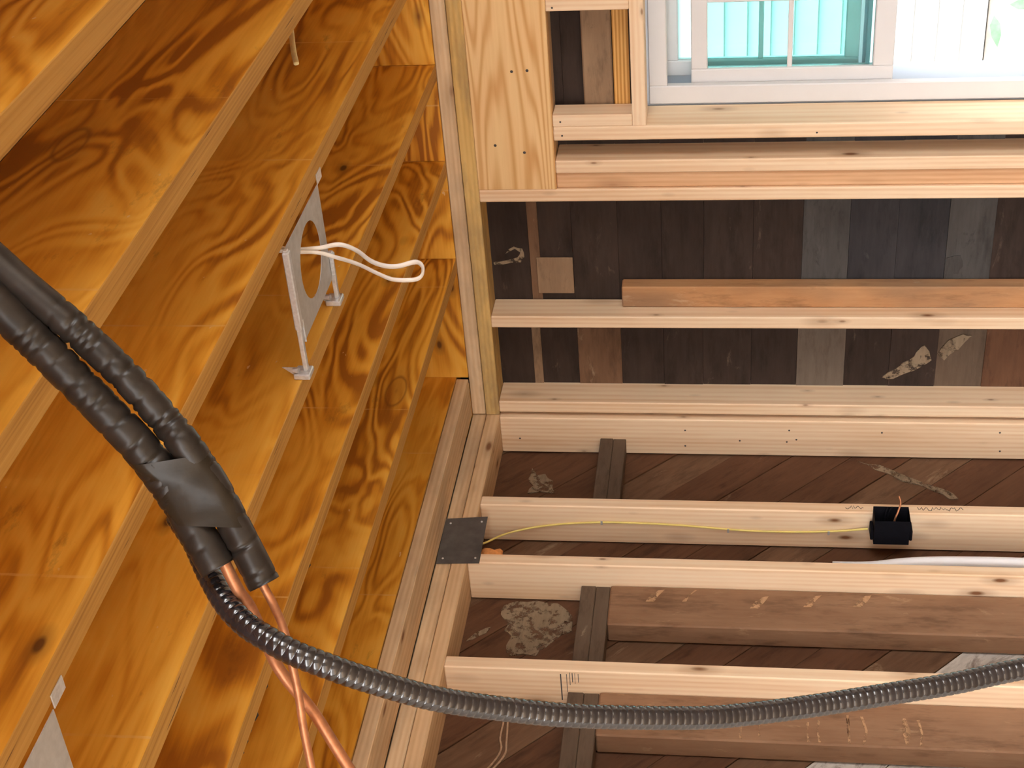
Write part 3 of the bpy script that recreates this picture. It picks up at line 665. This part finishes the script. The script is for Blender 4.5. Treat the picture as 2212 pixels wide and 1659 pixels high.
tube('insulation_sleeve', ls, M_['foam'], T1, wrinkled(0.0164, 8, 0.0024, 0.20, 0.62), 36, 0.0022, hollow=0.006)
cb = tube('copper_tube', ls, M_['copper'], CB, 0.0062, 14, 0.006); tube('copper_tube', ls, M_['copper'], CS, 0.0044, 14, 0.006)
# tape round both sleeves: hull of two circles swept
A1, _ = resample([Vector(p) for p in cr(T1[8:13], 10)], 0.004); A2, _ = resample([Vector(p) for p in cr(T2[5:9], 10)], 0.004)
def pick(A, t): x = t * (len(A) - 1); i = min(int(x), len(A) - 2); return A[i].lerp(A[i + 1], x - i)
V = []; F = []; nr, ns = 16, 28
for i in range(nr):
    t = i / (nr - 1)
    c1 = pick(A1, 0.09 + t * 0.52); c2 = pick(A2, 0.05 + t * 0.58)
    c1b = pick(A1, 0.12 + t * 0.52); wv_ = (c1 - c2); wd = wv_.length; wv_.normalize()
    tg = (c1b - c1); tg = (tg - wv_ * tg.dot(wv_)).normalized(); n_ = tg.cross(wv_)
    for kk in range(ns):
        a = 2 * math.pi * (kk + 0.5) / ns - math.pi / 2
        cc, rr = (c1, 0.0172) if math.cos(a - 0) > 0 else (c2, 0.0195)
        rr *= 1 + 0.02 * math.sin(3 * a + 9 * t)
        V.append(cc + wv_ * (math.cos(a) * rr) + n_ * (math.sin(a) * rr))
for i in range(nr - 1):
    for kk in range(ns):
        a = i * ns + kk; b = i * ns + (kk + 1) % ns; F.append((a, b, b + ns, a + ns))
c0 = V[0].copy(); me = bpy.data.meshes.new('tape_wrap'); me.from_pydata([v - c0 for v in V], [], F); me.update()
bm = bmesh.new(); bm.from_mesh(me); bmesh.ops.recalc_face_normals(bm, faces=list(bm.faces)); bm.to_mesh(me); bm.free(); smooth(me)
link('tape_wrap', me, M_['tape'], ls, Matrix.Translation(c0))
pitch = 0.0086
def corr(s, a):
    x = (s / pitch) % 1.0
    return 0.0118 + 0.0011 * math.sqrt(abs(math.sin(math.pi * x)))
o = tube('flexible_conduit', None, M_['conduit'], CD, corr, 24, pitch / 8, cap=True)
tag(o, 'black corrugated flexible conduit hanging in a long curve below the insulated tubes', 'conduit')

# ------------------------------------------------------------------ outside
ground = board('ground', None, M_['soil'], (-25, 25), (-25, 25), (FL - 0.50, FL - 0.40), 'X', 0)
tag(ground, 'grey soil outside the window', kind='structure')
hs = empty('neighbour_house', (0, 3.1, FL + H - 0.4)); tag(hs, 'white clapboard house wall outside the window', 'house')
z = -1.88; i = 0
tilt = Matrix.Rotation(math.radians(-8), 3, 'X')
while z < 2.9:
    board('siding_board', hs, M_['siding'], (-7, 6), (3.0, 3.018), (z, z + 0.125), 'X', 0.002, rot=tilt); z += 0.108; i += 1
board('foundation', hs, M_['found'], (-7, 6), (3.005, 3.2), (FL - 0.40, -1.885), 'X', 0.003)
board('wall_core', hs, M_['siding'], (-7, 6), (3.03, 3.2), (-1.884, 3.0), 'X', 0)
sh = empty('shrub', (0.3, 2.45, FL + H - 0.4)); tag(sh, 'bright green shrub leaves outside the open window', 'shrub')
for k in range(9):
    lx, ly, lz = 0.42 + random.uniform(-0.12, 0.25), 2.45 + random.uniform(-0.1, 0.1), H - 1.80 - random.uniform(0, 0.25)
    pts = [(0, 0), (0.04, 0.022), (0.09, 0.02), (0.14, 0), (0.09, -0.02), (0.04, -0.022)]
    q = Matrix.Rotation(random.uniform(0, 6.28), 3, 'Y') @ Matrix.Rotation(random.uniform(-0.6, 0.6), 3, 'Z')
    prism('leaf', sh, M_['leaf'], pts, q @ Vector((1, 0, 0)), q @ Vector((0, 0, 1)), q @ Vector((0, -1, 0)), (lx, ly, lz), 0.0015)
tube('stem', sh, M_['bark'], [(0.40, 2.47, FL + H - 0.4), (0.43, 2.46, FL + H + 0.0), (0.47, 2.45, H - 1.8)], 0.008, 8, 0.05)

# ------------------------------------------------------------------ plaster smears, scars, nails and marks on the framing
EY, EZ, EX = Vector((0, 1, 0)), Vector((0, 0, 1)), Vector((1, 0, 0))
def smear(name, par, m, pts, plane, at, thick):
    cx = sum(p[0] for p in pts) / len(pts); cy = sum(p[1] for p in pts) / len(pts); q = [(a - cx, b - cy) for a, b in pts]
    # roughen the outline
    out = []
    for i, p in enumerate(q):
        n = q[(i + 1) % len(q)]; out.append(p); mx, my = (p[0] + n[0]) / 2, (p[1] + n[1]) / 2
        k = random.uniform(-0.12, 0.12); out.append((mx + (n[1] - p[1]) * k, my - (n[0] - p[0]) * k))
    if plane == 'X': return prism(name, par, M_[m], out, EY, EZ, EX, Vector((at, cx, cy + H)), thick)
    return prism(name, par, M_[m], out, EX, EZ, -EY, Vector((cx, at, cy + H)), thick)
smear('plaster_smear', wl, 'mortar', [(-0.718, -0.147), (-0.713, -0.201), (-0.722, -0.262), (-0.75, -0.291), (-0.777, -0.31), (-0.833, -0.311), (-0.847, -0.283), (-0.881, -0.258), (-0.909, -0.23), (-0.933, -0.223), (-0.936, -0.15), (-0.896, -0.137), (-0.859, -0.147), (-0.836, -0.125), (-0.804, -0.131), (-0.773, -0.106), (-0.739, -0.109)], 'X', -0.1385, 0.004)
smear('plaster_smear', wl, 'mortar', [(-0.096, -0.118), (-0.134, -0.137), (-0.126, -0.163), (-0.161, -0.191), (-0.221, -0.202), (-0.224, -0.118), (-0.186, -0.132), (-0.151, -0.113)], 'X', -0.1385, 0.004)
smear('plaster_smear', wl, 'mortar', [(-0.03, -1.127), (-0.049, -1.196), (-0.105, -1.275), (-0.166, -1.378), (-0.21, -1.414), (-0.211, -1.387), (-0.176, -1.35), (-0.129, -1.259), (-0.073, -1.18)], 'X', -0.1385, 0.003)
smear('plaster_smear', wl, 'mortar', [(-0.884, -0.024), (-0.865, -0.035), (-0.839, -0.06), (-0.825, -0.084), (-0.849, -0.075), (-0.877, -0.04)], 'X', -0.1385, 0.003)
smear('plaster_smear', wr, 'mortar', [(0.499, -0.018), (0.503, -0.052), (0.515, -0.093), (0.532, -0.103), (0.545, -0.087), (0.528, -0.057), (0.552, -0.084), (0.545, -0.109), (0.515, -0.114), (0.498, -0.102), (0.495, -0.066), (0.489, -0.02)], 'Y', 0.110, 0.005)
smear('plaster_smear', wr, 'mortar', [(0.087, -1.201), (0.113, -1.234), (0.139, -1.26), (0.164, -1.293), (0.19, -1.305), (0.206, -1.321), (0.181, -1.337), (0.151, -1.345), (0.127, -1.316), (0.105, -1.276), (0.082, -1.236)], 'Y', 0.110, 0.005)
smear('plaster_smear', wr, 'mortar', [(0.173, -1.361), (0.224, -1.391), (0.245, -1.43), (0.241, -1.457), (0.19, -1.421), (0.151, -1.383)], 'Y', 0.110, 0.005)
smear('plaster_smear', wr, 'oldslate', [(0.508, -1.36), (0.517, -1.399), (0.481, -1.409), (0.454, -1.398), (0.454, -1.361)], 'Y', 0.110, 0.005)
for a in ([(-0.775, -0.513), (-0.728, -0.547), (-0.724, -0.564), (-0.774, -0.536)], [(-0.771, -0.612), (-0.724, -0.646), (-0.722, -0.653), (-0.77, -0.624)], [(-0.79, -0.796), (-0.744, -0.831), (-0.74, -0.848), (-0.789, -0.818)], [(-0.779, -0.938), (-0.733, -0.974), (-0.728, -0.991), (-0.778, -0.96)], [(-0.773, -1.069), (-0.727, -1.106), (-0.722, -1.124), (-0.772, -1.091)]):
    smear('lath_scar', wl, 'scar', a, 'X', -0.0702, 0.0012)
for y0, y1, z in ((-1.205, -1.25, -0.816), (-1.198, -1.262, -0.935), (-1.189, -1.262, -0.962), (-1.169, -1.264, -1.033), (-1.172, -1.264, -1.067), (-1.173, -1.258, -1.17), (-1.177, -1.258, -1.203), (-1.215, -1.262, -0.771)):
    smear('lath_scar', wl, 'scar', [(y0, z - 0.0035), (y0, z + 0.0035), (y1, z + 0.003), (y1, z - 0.003)], 'X', -0.0702, 0.0012)
cord = empty('old_cord', (-0.137, -1.25, H - 0.18)); tag(cord, 'pale doubled old cord stuck on the brown planks behind the black conduit', 'cord')
for pp in ([(-0.137, -1.169, -0.166), (-0.137, -1.23, -0.164), (-0.137, -1.261, -0.171), (-0.137, -1.292, -0.166), (-0.137, -1.338, -0.143), (-0.137, -1.40, -0.10)], [(-0.136, -1.16, -0.176), (-0.137, -1.245, -0.182), (-0.137, -1.284, -0.183), (-0.137, -1.337, -0.157), (-0.137, -1.40, -0.11)]):
    tube('strand', cord, M_['cord'], [(a, b, c + H) for a, b, c in pp], 0.003, 6, 0.01)
def nail(par, loc, axis, r=0.0032):
    bm = bmesh.new(); bmesh.ops.create_cone(bm, cap_ends=True, segments=8, radius1=r, radius2=r * 0.8, depth=0.0016)
    me = bpy.data.meshes.new('nail_head'); bm.to_mesh(me); bm.free()
    R3 = {'X': Matrix.Rotation(math.pi / 2, 4, 'Y'), 'Y': Matrix.Rotation(math.pi / 2, 4, 'X')}[axis]
    link('nail_head', me, M_['ink'], par, Matrix.Translation(loc) @ R3)
for x, z in ((1.158, -0.135), (1.16, -0.178), (0.937, -0.072), (0.914, -0.154), (1.336, -0.257), (1.006, -0.261), (0.964, -0.264), (0.963, -0.966)):
    nail(wr, (x, -0.0006, z + H), 'Y', 0.0045 if z > -0.2 else 0.003)
for x, z in ((-0.04, -0.598), (-0.1, -0.598), (-0.077, -0.768), (-0.035, -0.919), (-0.07, -0.942), (-0.079, -0.913), (-0.039, -1.2), (-0.033, -1.55), (-0.103, -1.557), (-0.08, -0.073)):
    nail(wl, (x, -0.0136, z + H), 'Y')
# black mill stamp on the side of one stud
for x0, x1, z0, z1 in ((-0.012, -0.105, -0.3165, -0.3135), (-0.012, -0.075, -0.331, -0.3295), (-0.006, -0.05, -0.339, -0.3375), (-0.008, -0.04, -0.346, -0.344), (-0.008, -0.045, -0.352, -0.351), (-0.010, -0.04, -0.361, -0.3595)):
    board('mill_stamp', wl, M_['ink'], (x1, x0), (-1.1207, -1.1199), (z0, z1), 'X', 0)
# pencil handwriting on the narrow face of the stud with the box
def scribble(z0, z1, n):
    pts = []
    for i in range(n): pts.append(Vector((0.0006, -0.432 + random.uniform(-0.008, 0.008), H + z0 + (z1 - z0) * i / (n - 1))))
    o = link('pencil_mark', tube_mesh('pencil_mark', [p - pts[0] for p in pts], 0.0009, 4), M_['ink'], wl, Matrix.Translation(pts[0])); return o
scribble(-1.065, -1.115, 16); scribble(-1.265, -1.39, 34)
